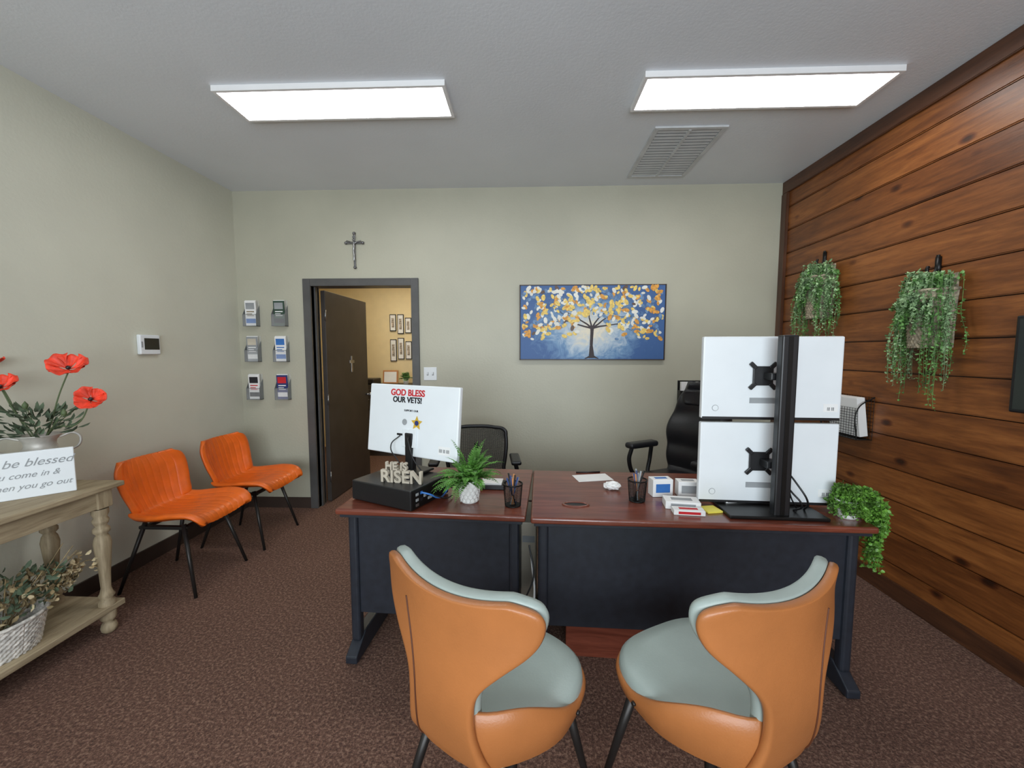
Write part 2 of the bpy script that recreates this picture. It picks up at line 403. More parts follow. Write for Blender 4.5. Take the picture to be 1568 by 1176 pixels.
for i in range(620):
    x=random.uniform(-.6,.6); z=random.uniform(-.15,.305)
    if z<.0-.12*(abs(x)/.6) and random.random()<.72: continue
    if abs(x)<.12 and z<.05: continue
    r=random.uniform(.013,.025); a=random.uniform(0,6.28); b=len(vs); y=-.0195-random.random()*.003
    for k in range(8):
        t=2*math.pi*k/8; ex=r*1.2*math.cos(t); ez=r*.72*math.sin(t)
        vs.append((x+ex*math.cos(a)-ez*math.sin(a),y,z+ex*math.sin(a)+ez*math.cos(a)))
    fs.append(tuple(range(b,b+8))); c=random.random()
    out=abs(x)/.6
    fm.append(0 if c<.12+.14*out else 1 if c<.50 else 2 if c<.83-.1*out else 3 if c<.965 else 4)
mesh(pt,'painted_leaves',vs,fs,['pl_o','pl_y','pl_w','pl_b','pl_n'],fm=fm)
# file pockets
fp=empty('wall_file_holder',(1.45,YB,1.07))
box(fp,'back',(0,-.004,0),(.23,.006,.27),'blackmetal',.001); box(fp,'front',(0,-.07,-.04),(.23,.004,.18),'blackmetal',.001)
for s in (-1,1): box(fp,'side',(s*.113,-.037,-.04),(.004,.066,.18),'blackmetal',0)
box(fp,'bottom',(0,-.037,-.13),(.23,.07,.004),'blackmetal',0); box(fp,'papers',(-.01,-.035,.0),(.18,.03,.25),'paper',.001)
fp=empty('wall_file_holder',(XR,2.73,1.04))
def wirebox(par,nm,x,y0,y1,z0,z1,nx=14,nz=12):
    vs=[];fs=[]
    for j in range(nz+1):
        for i in range(nx+1): vs.append((x,y0+(y1-y0)*i/nx,z0+(z1-z0)*j/nz))
    for j in range(nz):
        for i in range(nx): a=j*(nx+1)+i; fs.append((a,a+1,a+nx+2,a+nx+1))
    o=mesh(par,nm,vs,fs,'blackmetal'); mo=o.modifiers.new('w','WIREFRAME'); mo.thickness=.003; return o
wirebox(fp,'mesh_back',-.004,-.15,.15,-.14,.13); wirebox(fp,'mesh_front',-.1,-.15,.15,-.14,.06)
for y in (-.15,.15):
    curve(fp,'rim_side',[(-.004,y,.13),(-.1,y,.06),(-.1,y,-.14)],.004,'blackmetal')
box(fp,'bottom',(-.052,0,-.14),(.1,.3,.004),'blackmetal',0)
box(fp,'papers',(-.05,.0,.0),(.05,.25,.25),'paper',.002,rot=(0,-8,0))

# ---------------------------------------------------------------- foliage
def leafmesh(parent,name,leaves,m,strands=None):
    vs=[];fs=[]
    for p,d,n,l,w in leaves:
        d=d.normalized(); s=d.cross(n).normalized()
        b=len(vs)
        up=d.cross(s)*(.15*l)
        vs.extend([p,p+d*l*.35+s*w*.5+up,p+d*l*.75+s*w*.38+up,p+d*l,p+d*l*.75-s*w*.38+up,p+d*l*.35-s*w*.5+up])
        fs.append((b,b+1,b+2,b+3)); fs.append((b,b+3,b+4,b+5))
    if strands:
        for path,r in strands:
            b=len(vs)
            for i,p in enumerate(path):
                for k in range(3):
                    a=k*2.094; vs.append(p+Vector((math.cos(a)*r,math.sin(a)*r,0)))
            for i in range(len(path)-1):
                for k in range(3):
                    a=b+i*3+k; c=b+i*3+(k+1)%3; fs.append((a,c,c+3,a+3))
    return mesh(parent,name,vs,fs,m,True)
def rv(s=1): return Vector((random.uniform(-s,s),random.uniform(-s,s),random.uniform(-s,s)))
def trailing(parent,name,n,rx,ry,up,length,ll,lw,m,orig=(0,0,0),wall=False,steps=22,lmin=.4,dens=2,sides=False):
    leaves=[];st=[]
    o=Vector(orig)
    for i in range(n):
        a=random.uniform(math.pi*.5,math.pi*1.5) if wall else random.uniform(0,2*math.pi)
        k=random.uniform(.45,1.0); L=length*random.uniform(lmin,1); u=up*random.uniform(.3,1)
        if sides:
            q=abs(math.sin(a)); L*= .38 if q<.6 else 1.0
        p0=Vector((math.cos(a)*rx*.3*random.random(),math.sin(a)*ry*.7*random.random(),0))
        path=[]; wob=rv(.012)
        for j in range(steps+1):
            s=j/steps; ro=1-math.exp(-4.0*s)
            p=o+p0+Vector((math.cos(a)*rx*k*ro*.8,math.sin(a)*ry*k*ro*.6,u*math.sin(min(1,s*3.2)*math.pi)*.9-L*max(0,s-.12)**1.15))
            p+=Vector((wob.x*math.sin(s*9),wob.y*math.cos(s*8),0))
            path.append(p)
            if j>0:
                for q in range(dens):
                    d=rv()+Vector((0,0,-.3)); 
                    if d.length<.2: d=Vector((1,0,0))
                    sc=random.uniform(.7,1.15)*(1 - .35*s)
                    leaves.append((p+rv(.004),d,rv()+Vector((0,0,1.2)),ll*sc,lw*sc))
        st.append((path,.0012))
    return leafmesh(parent,name,leaves,m,st)
def weave(parent,name,rx,ry,h,m,taper=.8,full=True,kz=9,kt=34):
    nth=150; nz=46; vs=[];fs=[]
    tot=2*math.pi if full else math.pi
    for j in range(nz+1):
        z=j/nz
        for i in range(nth+1):
            a=tot*i/nth+(0 if full else math.pi/2)
            s=(taper+(1-taper)*z); wv=.0045*math.sin(kt*a)*math.cos(math.pi*kz*z*2)
            vs.append(((rx*s+wv)*math.cos(a),(ry*s+wv)*math.sin(a),z*h))
    for j in range(nz):
        for i in range(nth): a=j*(nth+1)+i; fs.append((a,a+1,a+nth+2,a+nth+1))
    b=len(vs); vs.append((0,0,0))
    for i in range(nth): fs.append((b,i+1,i))
    o=mesh(parent,name,vs,fs,m,True); mo=o.modifiers.new('s','SOLIDIFY'); mo.thickness=.006
    rim=[]
    N=24
    for i in range(N if full else N+1):
        a=tot*i/N+(0 if full else math.pi/2); rim.append((rx*math.cos(a),ry*math.sin(a),h))
    curve(parent,name+'_rim',rim,.008,m,cyc=full)
    return o
def wallplant(y,z,ln=.62,rr=.19):
    e=empty('hanging_basket_plant',(XR,y,z))
    weave(e,'basket',.12,.115,.30,'wicker',.82,False)
    box(e,'basket_back',(-.006,0,.19),(.01,.22,.38),'wicker',.003)
    curve(e,'hook_plate',[(-.008,0,.49),(-.008,0,.44),(-.03,0,.39),(-.05,0,.39),(-.06,0,.415),(-.055,0,.43)],.008,'blackmetal')
    cyl(e,'hook_back',(-.004,0,.38),(-.004,0,.48),.014,.014,'blackmetal',12)
    curve(e,'handle',[(-.012,-.1,.3),(-.02,-.05,.37),(-.03,0,.395),(-.02,.05,.37),(-.012,.1,.3)],.006,'wicker')
    trailing(e,'foliage',54,.15,rr,.11,ln,.022,.014,'leafA',(-.03,0,.29),True,26,.35,2,True)
    trailing(e,'foliage_pale',56,.15,rr-.01,.12,ln*.85,.022,.015,'leafB',(-.035,0,.30),True,24,.3,2,True)
wallplant(2.25,1.475,.70,.155)
wallplant(3.08,1.70,.66,.19)

tp=empty('trailing_potted_plant',(1.368,1.72,.7505))
lathe(tp,'pot',[(0,0),(.034,0),(.038,.01),(.042,.07),(.044,.075),(.041,.077),(.038,.065),(0,.06)],'pot')
trailing(tp,'foliage',110,.065,.075,.06,.085,.016,.014,'leafC',(0.0,0,.085),False,12,.4)
leaves=[];st=[]
for i in range(50):   # strands spilling past the desk's end
    a=random.uniform(-.7,.35); ex=.078+.032*random.random(); ey=.08*math.sin(a)+random.uniform(-.04,.01); L=random.uniform(.08,.30)
    path=[]
    for j in range(19):
        s=j/18; q=min(1,s*2.4)
        p=Vector((ex*q,ey*q,.085+.04*math.sin(q*math.pi)-L*max(0,s-.35)/.65)); path.append(p)
        for k in range(3): leaves.append((p+rv(.006),rv()+Vector((0,0,-.3)),rv()+Vector((0,0,1)),.016,.014))
    st.append((path,.0012))
leafmesh(tp,'trailing_strands',leaves,'leafC',st)

def fern(parent,n,L0,orig,m,ll=.034):
    leaves=[];st=[]
    for i in range(n):
        a=random.uniform(0,6.28); L=L0*random.uniform(.6,1.1); el=random.uniform(.35,1.45)
        path=[]; d=Vector((math.cos(a)*math.cos(el),math.sin(a)*math.cos(el),math.sin(el))); p=Vector(orig)
        S=20
        for j in range(S+1):
            path.append(p.copy()); s=j/S
            if j>1:
                side=d.cross(Vector((0,0,1))); 
                if side.length<.01: side=Vector((1,0,0))
                side.normalize(); up=side.cross(d)
                for sg in (-1,1):
                    l=ll*math.sin(math.pi*min(1,(s*.85+.12)))*1.1
                    leaves.append((p.copy(),side*sg+d*.6+rv(.15),up+rv(.2),l,l*.28))
            p=p+d*(L/S); d=(d+Vector((0,0,-.085*(.4+s)))).normalized()
        st.append((path,.001))
    return leafmesh(parent,'fronds',leaves,m,st)
fe=empty('potted_fern',(-.268,1.84,.75))
lathe(fe,'pot',[(0,0),(.036,0),(.04,.004),(.054,.1),(.055,.108),(.05,.108),(.048,.09),(0,.09)],'pot',36)
vs=[]
for j in range(5):
    for i in range(12):
        a=2*math.pi*(i+.5*(j%2))/12; z=.015+j*.018; r=.0405+.0142*z/.1
        pts=[]
        for k in range(6):
            t=k*math.pi/3+math.pi/6; aa=a+.0105*math.cos(t)/r; pts.append(((r+.0008)*math.cos(aa),(r+.0008)*math.sin(aa),z+.0105*math.sin(t)))
        vs.append(pts)
V=[];F=[]
for pts in vs:
    c=Vector((sum(p[0] for p in pts)/6,sum(p[1] for p in pts)/6,sum(p[2] for p in pts)/6)); b=len(V)
    nrm=Vector((c.x,c.y,0)).normalized()*.0022
    for p in pts: V.append(Vector(p))
    for p in pts: V.append(c+(Vector(p)-c)*.7+nrm)
    for k in range(6): F.append((b+k,b+(k+1)%6,b+6+(k+1)%6,b+6+k))
    F.append(tuple(b+6+k for k in range(6)))
mesh(fe,'hexagon_relief',V,F,'pot')
cyl(fe,'soil',(0,0,.085),(0,0,.095),.047,.047,'soil')
fern(fe,64,.205,(0,0,.09),'fern',.026)

# ---------------------------------------------------------------- desks
def desk(name,loc,rz,W,Dp=.70):
    e=empty(name,(loc[0],loc[1],0),rz)
    box(e,'top',(W/2,Dp/2,.736),(W,Dp,.028),'mahog',.009,seg=3)
    box(e,'sub_top',(W/2,Dp/2,.714),(W-.03,Dp-.03,.016),'modesty',.002)
    box(e,'modesty_panel',(W/2,.075,.465),(W-.13,.018,.48),'modesty',.002)
    for s,x in ((1,.055),(-1,W-.055)):
        box(e,'leg_post',(x,.075,.4),(.045,.05,.63),'modesty',.014,seg=3)
        box(e,'leg_post_rear',(x,.42,.4),(.045,.05,.63),'modesty',.014,seg=3)
        box(e,'leg_panel',(x,.25,.45),(.02,.33,.5),'modesty',.002)
        vs=[(x-.028,.0,.0),(x+.028,.0,.0),(x+.028,.62,.0),(x-.028,.62,.0),(x-.028,.0,.035),(x+.028,.0,.035),(x+.026,.10,.10),(x-.026,.10,.10),(x-.026,.47,.10),(x+.026,.47,.10),(x+.028,.62,.035),(x-.028,.62,.035)]
        fs=[(0,3,2,1),(0,1,5,4),(4,5,6,7),(7,6,9,8),(8,9,10,11),(11,10,2,3),(0,4,7,8,11,3),(1,2,10,9,6,5)]
        for v_ in range(len(vs)): vs[v_]=(vs[v_][0],vs[v_][1],vs[v_][2]+.012)
        o=mesh(e,'foot',vs,fs,'modesty'); mo=o.modifiers.new('b','BEVEL'); mo.width=.006; mo.segments=2
        for y in (.04,.58): cyl(e,'glide',(x,y,0),(x,y,.014),.018,.018,'black',16)
    return e
ld=desk('office_desk',(-.862,1.725),-3.5,.860)
rd=desk('office_desk',(.018,1.66),-2,1.40)
pd=empty('drawer_pedestal',(.40,2.02,0),-3)
box(pd,'carcass',(0,0,.36),(.40,.42,.64),'mahog',.003); 
box(pd,'plinth',(0,0,.02),(.38,.40,.04),'mahog',.002)
for z in (.16,.38,.58): box(pd,'drawer_front',(0,.214,z),(.38,.016,.19),'mahog',.003); box(pd,'pull',(0,.228,z+.05),(.12,.012,.012),'chrome',.003)
# beige tower between the desks
bt=empty('computer_tower',(.020,2.20,0),-3)
box(bt,'case',(0,0,.285),(.08,.30,.55),'beige',.006); box(bt,'drive_bay',(0,-.151,.47),(.065,.003,.035),'greyp',.001); box(bt,'foot_plate',(0,0,.006),(.075,.26,.012),'black',0)
# grommet
g=empty('desk_grommet',(.228,1.815,.7505),-3)
vs=[];fs=[]
N=32
for rx_,ry_,zz in ((.064,.034,.0),(.062,.032,.005),(.052,.024,.005),(.05,.022,.0015)):
    for i in range(N):
        a=2*math.pi*i/N; vs.append((rx_*math.cos(a),ry_*math.sin(a),zz))
for k in range(3):
    for i in range(N): a=k*N+i; b=k*N+(i+1)%N; fs.append((a,b,b+N,a+N))
mesh(g,'ring',vs,fs,'mahog',True)
mesh(g,'hole',[(.05*math.cos(2*math.pi*i/N),.022*math.sin(2*math.pi*i/N),.0012) for i in range(N)],[tuple(range(N))],'black')

# desktop computer
pc=empty('desktop_computer',(-.610,1.895,.75),-24.6)
box(pc,'case',(0,0,.05),(.36,.28,.092),'black',.005); 
for x in (-.15,.15):
    for y in (-.11,.11): cyl(pc,'rubber_foot',(x,y,0),(x,y,.006),.01,.01,'black',12)
box(pc,'rear_panel',(.1805,0,.05),(.002,.26,.08),'blackmetal',0)
for i,(y,z,s,m_) in enumerate(((-.1,.07,.018,'greyp'),(-.1,.045,.018,'greyp'),(-.07,.07,.014,'bluep'),(-.07,.04,.014,'blackp'),(-.045,.05,.02,'greyp'),(-.1,.022,.02,'chrome'),(-.01,.03,.03,'greyp'))):
    box(pc,'port',(.182,y,z),(.003,s,.012),m_,.0005)
curve(pc,'cable',[(.18,-.07,.07),(.21,-.05,.06),(.22,0,.03),(.2,.08,.02),(.19,.13,.04)],.004,'bluep')
curve(pc,'cable',[(.18,-.04,.05),(.22,-.03,.05),(.24,.03,.02),(.23,.1,.01)],.003,'black')
curve(pc,'cable',[(.18,.05,.06),(.23,.06,.07),(.25,.1,.04),(.2,.17,.05)],.003,'black')
rs=empty('risen_letter_sign',(-.625,1.82,.8465),-10)
text(rs,'letters_risen','RISEN',.082,'woodletter',(.045,.0,.0),ext=.009,off=.002)
text(rs,'letters_he_is','HE IS',.050,'woodletter',(.02,.0,.060),ext=.008,off=.0015)
# left monitor
mo_=empty('computer_monitor',(-.59,1.99,0),-26)
box(mo_,'stand_base',(0,-.01,.857),(.2,.15,.012),'black',.005)
box(mo_,'stand_neck',(0,.0,.95),(.05,.03,.19),'black',.005)
bx=box(mo_,'housing',(0,.02,1.105),(.59,.026,.36),'white',.006,rot=(-6,0,0))
box(bx,'bezel_screen',(0,.0135,0),(.57,.002,.345),'screen',0)
box(bx,'mount_plate',(0,-.016,-.09),(.09,.01,.09),'white',.003)
text(bx,'sticker_text_red','GOD BLESS',.045,'redp',(-.03,-.0145,.125),off=.0012)
text(bx,'sticker_text_black','OUR VETS!',.040,'blackp',(-.03,-.0145,.09),off=.0012)
def star(par,x,z,r,m,y=-.0142):
    vs=[]
    for k in range(10):
        a=math.pi/2+k*math.pi/5; q=r if k%2==0 else r*.48; vs.append((x+q*math.cos(a),y,z+q*math.sin(a)))
    mesh(par,'star_badge',vs,[tuple(range(10))],m)
star(bx,.04,-.01,.038,'gold'); cyl(bx,'badge_disc',(.04,-.0142,-.01),(.04,-.015,-.01),.013,.013,'navy')
cyl(bx,'badge_disc',(-.04,-.0138,-.01),(-.04,-.0146,-.01),.016,.016,'greyp')
text(bx,'sticker_caption','SUPPORT OUR',.014,'blackp',(0,-.0145,.045))
box(bx,'label',(.22,-.0138,-.13),(.07,.001,.04),'paper',0); text(bx,'label_text','|||| ||| ||||',.018,'blackp',(.22,-.0148,-.135))
box(bx,'port_strip',(-.06,-.015,-.075),(.05,.006,.01),'black',.001); box(bx,'port_plug',(0,-.022,-.085),(.02,.02,.012),'black',.001)
curve(bx,'cable',[(0,-.03,-.088),(.03,-.05,-.12),(.05,-.04,-.18),(.09,-.02,-.24)],.003,'black')
curve(bx,'cable',[(-.06,-.02,-.08),(-.09,-.05,-.13),(-.04,-.05,-.2),(.0,-.03,-.25)],.003,'black')
# dual stacked monitors
dm=empty('dual_monitor_stand',(1.08,1.70,.75),-3)
box(dm,'base_plate',(-.02,.10,.008),(.40,.27,.014),'blackmetal',.004)
box(dm,'post',(0,0.01,.39),(.064,.042,.765),'black',.006)
box(dm,'post_groove',(0,-.012,.39),(.018,.002,.75),'blackmetal',0)
for zc in (.588,.205):
    h=box(dm,'housing',(-.005,.125,zc),(.588,.03,.366),'white',.006)
    box(h,'screen',(0,.0155,0),(.575,.002,.35),'screen',0)
    box(h,'bottom_bezel',(0,-.004,-.180),(.58,.024,.012),'black',.001)
    box(h,'vesa_plate',(-.04,-.022,.01),(.085,.008,.085),'black',.003)
    for sx in (-1,1):
        for sz in (-1,1): box(h,'vesa_arm',(-.04+sx*.042,-.022,.01+sz*.045),(.018,.01,.035),'black',.003,rot=(0,sx*sz*45,0))
    box(h,'arm',(-.015,-.055,.01),(.05,.065,.03),'black',.004)
    box(h,'label',(.25,-.0158,-.13),(.06,.001,.035),'paper',0); text(h,'label_text','||| |||',.016,'blackp',(.25,-.0168,-.138))
    cyl(h,'badge',(-.235,-.0152,-.135),(-.235,-.0165,-.135),.014,.014,'greyp'); cyl(h,'badge',(-.235,-.016,-.135),(-.235,-.0172,-.135),.012,.012,'white')
    box(h,'port_recess',(-.02,-.0155,-.1),(.14,.001,.025),'greyp',0)
curve(dm,'cable',[(.05,.1,.20),(.08,.04,.14),(.12,.02,.06),(.13,.06,.016)],.004,'black')
curve(dm,'cable',[(.04,.1,.14),(.06,.03,.1),(.09,.01,.05),(.08,.05,.016)],.004,'black')
curve(dm,'cable',[(.03,.1,.5),(.04,.05,.42),(.045,.03,.3),(.05,.03,.1),(.1,.06,.018)],.003,'black')

# pen cups
def cup(x,y,pens):
    e=empty('pencil_cup',(x,y,.75)); nth=44;nz=14;vs=[];fs=[]
    for j in range(nz+1):
        for i in range(nth):
            a=2*math.pi*i/nth; r=.036+.008*j/nz; vs.append((r*math.cos(a),r*math.sin(a),.004+.096*j/nz))
    for j in range(nz):
        for i in range(nth): a=j*nth+i; b=j*nth+(i+1)%nth; fs.append((a,b,b+nth,a+nth))
    o=mesh(e,'mesh_wall',vs,fs,'blackmetal'); m_=o.modifiers.new('w','WIREFRAME'); m_.thickness=.0016
    lathe(e,'rim',[(.042,.098),(.046,.098),(.046,.104),(.042,.104),(.042,.098)],'blackmetal'); cyl(e,'floor_disc',(0,0,0),(0,0,.004),.037,.037,'blackmetal')
    for i in range(pens):
        a=random.uniform(0,6.28); r=random.uniform(.0,.024); L=random.uniform(.125,.15)
        cyl(e,'pen',(-r*.6*math.cos(a),-r*.6*math.sin(a),.006),(r*1.4*math.cos(a),r*1.4*math.sin(a),L),.0042,.0042,['pen1','pen2','pen3','greyp'][i%4],8)
cup(-.062,1.80,14); cup(.525,1.88,14)
# papers etc
pp=empty('paper_sheet',(.37,2.22,.7505)); box(pp,'sheet',(0,0,.001),(.2,.12,.001),'paper',0,rot=(0,0,12))
pn=empty('ballpoint_pen',(.36,2.31,.754)); cyl(pn,'barrel',(-.07,0,0),(.07,.012,0),.004,.004,'pen3',10)
bm=bmesh.new(); bmesh.ops.create_icosphere(bm,subdivisions=3,radius=.045)
for v_ in bm.verts: 
    v_.co*=random.uniform(.7,1.05); v_.co.z=v_.co.z*.5
mz=min(v_.co.z for v_ in bm.verts)
for v_ in bm.verts: v_.co.z-=mz
o=from_bm(None,'crumpled_tissue',bm,'paper'); o.location=(.44,2.03,.7505)
def cardbox(name,x,y,rz,s,m1,m2):
    e=empty(name,(x,y,.7505),rz); box(e,'carton',(0,0,s[2]/2),s,m1,.002); box(e,'print',(0,-s[1]/2-.0005,s[2]/2),(s[0]*.7,.001,s[2]*.5),m2,0); box(e,'lid_print',(0,0,s[2]+.0004),(s[0]*.6,s[1]*.4,.0005),m2,0); return e
cardbox('business_card_box',.66,1.96,6,(.10,.06,.085),'paper','bluep')
cardbox('business_card_box',.79,1.96,-4,(.10,.06,.075),'paper','greyp')
cardbox('tissue_carton',.705,1.81,-8,(.15,.08,.035),'paper','greyp')
cardbox('eyeglass_cleaner_box',.705,1.73,-6,(.13,.05,.022),'paper','redp')
sn=empty('sticky_note_pad',(.82,1.77,.7505),10); box(sn,'pad',(0,0,.004),(.07,.07,.008),'yellow',.001)
ps=empty('paper_stack',(1.0,1.895,.7656),8); box(ps,'sheets',(0,0,.003),(.20,.13,.006),'paper',.001)
nb=empty('note_tray',(-.18,2.05,.75),-3)
box(nb,'tray',(0,0,.012),(.14,.1,.022),'black',.003); box(nb,'notes',(0,0,.028),(.11,.08,.01),'paper',.001)
po=empty('power_strip',(.014,1.88,0),0)
box(po,'strip',(0,0,.02),(.05,.2,.04),'cablew',.006); curve(po,'cable',[(0,-.08,.03),(.02,-.1,.15),(-.02,-.12,.3),(.02,-.1,.42),(.0,-.06,.55)],.004,'black')
curve(po,'cable_white',[(.01,-.08,.04),(-.03,-.12,.10),(.03,-.14,.14),(-.02,-.12,.20),(.02,-.12,.3),(.01,-.06,.5)],.005,'cablew')

# ---------------------------------------------------------------- orange chairs
def orange_chair(x,y,rz):
    e=empty('orange_accent_chair',(x,y,0),rz)
    prof=[(.235,.405),(.215,.437),(.13,.442),(.02,.430),(-.10,.425),(-.185,.450),(-.225,.53),(-.25,.62),(-.272,.71),(-.292,.785)]
    wid=[.185,.225,.25,.252,.225,.195,.205,.222,.225,.185]
    NC=10
    def fn(u,t):
        py,pz=interp(prof,t); w=interp(wid,t)
        a=interp(prof,max(0,t-.02)); b=interp(prof,min(1,t+.02)); dy,dz=b[0]-a[0],b[1]-a[1]; L=math.hypot(dy,dz) or 1
        ny,nz=dz/L,-dy/L
        back=smoothstep(.45,.65,t)
        curl=(1-back)*(.045*abs(u)**2.6)+back*(.07*abs(u)**2.2)
        ph=abs(math.sin(math.pi*NC*(u+1)/2))
        ch=.009*min(1,ph*1.8)**.8*smoothstep(0,.10,t)*smoothstep(0,.10,1-t)
        return (u*w,py+(ny)*curl+ny*ch,pz+abs(nz)*curl+abs(nz)*ch)
    grid(e,'shell',fn,120,48,'orange',thick=.028,offset=-1)
    for sx in (-1,1):
        cyl(e,'leg',(sx*.15,.13,.42),(sx*.215,.235,0),.013,.009,'leg',14); cyl(e,'leg',(sx*.14,-.12,.42),(sx*.20,-.255,0),.013,.009,'leg',14)
        box(e,'underframe_side',(sx*.14,0,.395),(.03,.3,.02),'leg',.004)
    for yy in (-.12,.13): box(e,'underframe_cross',(0,yy,.395),(.3,.03,.02),'leg',.004)
orange_chair(-2.19,2.42,-90); orange_chair(-2.16,3.0,-90)

# ---------------------------------------------------------------- two-tone chairs
def twotone(x,y,rz,seam):
    e=empty('two_tone_accent_chair',(x,y,0),rz)
    zz=[.385,.43,.50,.57,.64,.71,.77,.82,.850,.862]
    ww=[.150,.135,.116,.108,.122,.185,.250,.272,.258,.195]
    yy=[-.175,-.205,-.222,-.228,-.228,-.226,-.226,-.228,-.23,-.231]
    def fn(u,t):
        z=interp(zz,t); w=interp(ww,t); y=interp(yy,t)
        z+=.02*smoothstep(.6,1,t)*u*u
        return (u*w,y+.92*(u*w)**2*smoothstep(.2,.8,t)+ .5*(u*w)**2*(1-t),z)
    grid(e,'backrest',fn,16,26,'sage',thick=.032,sub=1,offset=-1)
    def fn2(u,t):
        p=fn(u*1.02,t); return (p[0],p[1]-.026,p[2]-.006)
    grid(e,'backrest_shell',fn2,16,26,'tan',thick=.024,sub=1,offset=-1)
    pts=[]
    for k in range(13):
        t=.02+.72*k/12; x_=.078+.045*smoothstep(.35,.8,t)+.02*smoothstep(.3,0,t); u=seam*x_/interp(ww,t)/1.02
        p=Vector(fn2(u,t)); pu=Vector(fn2(u+.02,t))-Vector(fn2(u-.02,t)); pt_=Vector(fn2(u,t+.02))-Vector(fn2(u,t-.02))
        n=pu.cross(pt_).normalized()
        if n.y>0: n=-n
        pts.append(p+n*.0006)
    curve(e,'back_seam',pts,.0024,'stitch')
    N=64
    def rad(a,sx,sy,n=3.0):
        c,s=math.cos(a),math.sin(a); r=(abs(c/sx)**n+abs(s/sy)**n)**(-1/n); return r*c,r*s
    def ring(scale,zf):
        out=[]
        for i in range(N):
            a=2*math.pi*i/N; px,py=rad(a,.250,.240)
            if py<0: px*=(1-.25*smoothstep(0,.235,-py))
            out.append((px*scale,py*scale+.0,zf(a,px,py)))
        return out
    rear=lambda a,px,py: smoothstep(-.10,.18,-py)
    rings=[ring(.05,lambda *q:.375),ring(.55,lambda *q:.375),ring(.85,lambda *q:.392),ring(.97,lambda *q:.42),ring(1.0,lambda a,x_,y_:.448+.06*rear(a,x_,y_)),
           ring(.985,lambda a,x_,y_:.460+.105*rear(a,x_,y_)),ring(.955,lambda a,x_,y_:.462+.107*rear(a,x_,y_)),ring(.93,lambda a,x_,y_:.458+.09*rear(a,x_,y_)),ring(.91,lambda a,x_,y_:.44)]
    vs=[p for r in rings for p in r]; fs=[]
    for k in range(len(rings)-1):
        for i in range(N): a=k*N+i; b=k*N+(i+1)%N; fs.append((a,b,b+N,a+N))
    fs.append(tuple(range(N-1,-1,-1)))
    mesh(e,'seat_shell',vs,fs,'tan',True)
    def cz(z0,k): return lambda a,x_,y_: z0+k*smoothstep(.10,.24,-y_)
    rings=[ring(.94,cz(.435,0)),ring(.965,cz(.462,0)),ring(.955,cz(.482,.0)),ring(.90,cz(.496,.015)),ring(.7,lambda *q:.502),ring(.35,lambda *q:.499),ring(.05,lambda *q:.497)]
    vs=[p for r in rings for p in r]; fs=[]
    for k in range(len(rings)-1):
        for i in range(N): a=k*N+i; b=k*N+(i+1)%N; fs.append((a,b,b+N,a+N))
    fs.append(tuple((len(rings)-1)*N+i for i in range(N)))
    mesh(e,'seat_cushion',vs,fs,'sage',True)
    for s in (-1,1): cyl(e,'snap_button',(s*.247,.05,.44),(s*.254,.05,.44),.007,.006,'leg',12)
    for sx in (-1,1):
        cyl(e,'leg',(sx*.16,.14,.385),(sx*.225,.215,0),.016,.010,'leg',16); cyl(e,'leg',(sx*.14,-.12,.385),(sx*.215,-.225,0),.016,.010,'leg',16)
twotone(-.090,1.155,-33,-1); twotone(.556,1.165,27,1)

# ---------------------------------------------------------------- office chairs
def base5(e):
    for k in range(5):
        a=2*math.pi*k/5+.3
        cyl(e,'base_spoke',(0,0,.11),(.28*math.cos(a),.28*math.sin(a),.075),.024,.015,'black',12)
        cyl(e,'caster',(.28*math.cos(a)-.012,.28*math.sin(a),.03),(.28*math.cos(a)+.012,.28*math.sin(a),.03),.03,.03,'black',16)
        cyl(e,'caster_stem',(.28*math.cos(a),.28*math.sin(a),.03),(.28*math.cos(a),.28*math.sin(a),.08),.008,.008,'chrome',8)
    cyl(e,'gas_lift',(0,0,.09),(0,0,.44),.028,.02,'black'); box(e,'mechanism',(0,0,.445),(.2,.22,.04),'black',.01)
ec=empty('executive_office_chair',(1.05,2.84,0),118)   # local +Y is forward
base5(ec)
def seatf(u,t): 
    y=-.25+.52*t; w=.26-.02*abs(2*t-1)**3
    return (u*w,y,.50+.02*(1-u*u)+.0*t-.04*smoothstep(.85,1,t))
grid(ec,'seat_cushion',seatf,14,14,'leatherblk',thick=.09,sub=1,offset=0)
bp=[(-.20,.50),(-.245,.58),(-.25,.70),(-.245,.82),(-.265,.95),(-.295,1.07),(-.31,1.17),(-.315,1.225)]
bw=[.21,.24,.25,.255,.24,.20,.165,.12]
def backf(u,t):
    y,z=interp(bp,t); w=interp(bw,t)
    return (u*w,y+.05*u*u+.010*math.cos(t*26),z)
grid(ec,'backrest',backf,16,40,'leatherblk',thick=.09,sub=1,offset=0)
grid(ec,'headrest',lambda u,t:(u*(.14-.03*abs(2*t-1)**3),-.25+.035*u*u,1.06+.12*t),10,8,'leatherblk',thick=.05,sub=1,offset=0)
for s in (-1,1):
    box(ec,'arm_pad',(s*.30,.02,.745),(.085,.28,.045),'leatherblk',.02,seg=4)
    curve(ec,'arm_bracket',[(s*.30,.12,.73),(s*.315,.13,.62),(s*.29,.08,.50),(s*.18,.0,.46)],.016,'black')
    curve(ec,'arm_bracket_rear',[(s*.30,-.08,.73),(s*.315,-.08,.62),(s*.29,-.04,.50),(s*.18,.0,.46)],.016,'black')
mc=empty('mesh_office_chair',(-.36,2.78,0),186)
base5(mc)
grid(mc,'seat_cushion',lambda u,t:(u*.24,-.22+.46*t,.49+.015*(1-u*u)),12,12,'leatherblk',thick=.07,sub=1,offset=0)
def mb(u,t):
    z=.53+.355*t; w=.20+.03*math.sin(t*math.pi*.75); 
    z+=-.03*abs(u)**3*smoothstep(.7,1,t)
    return (u*w,-.25-.03*t+.045*u*u,z)
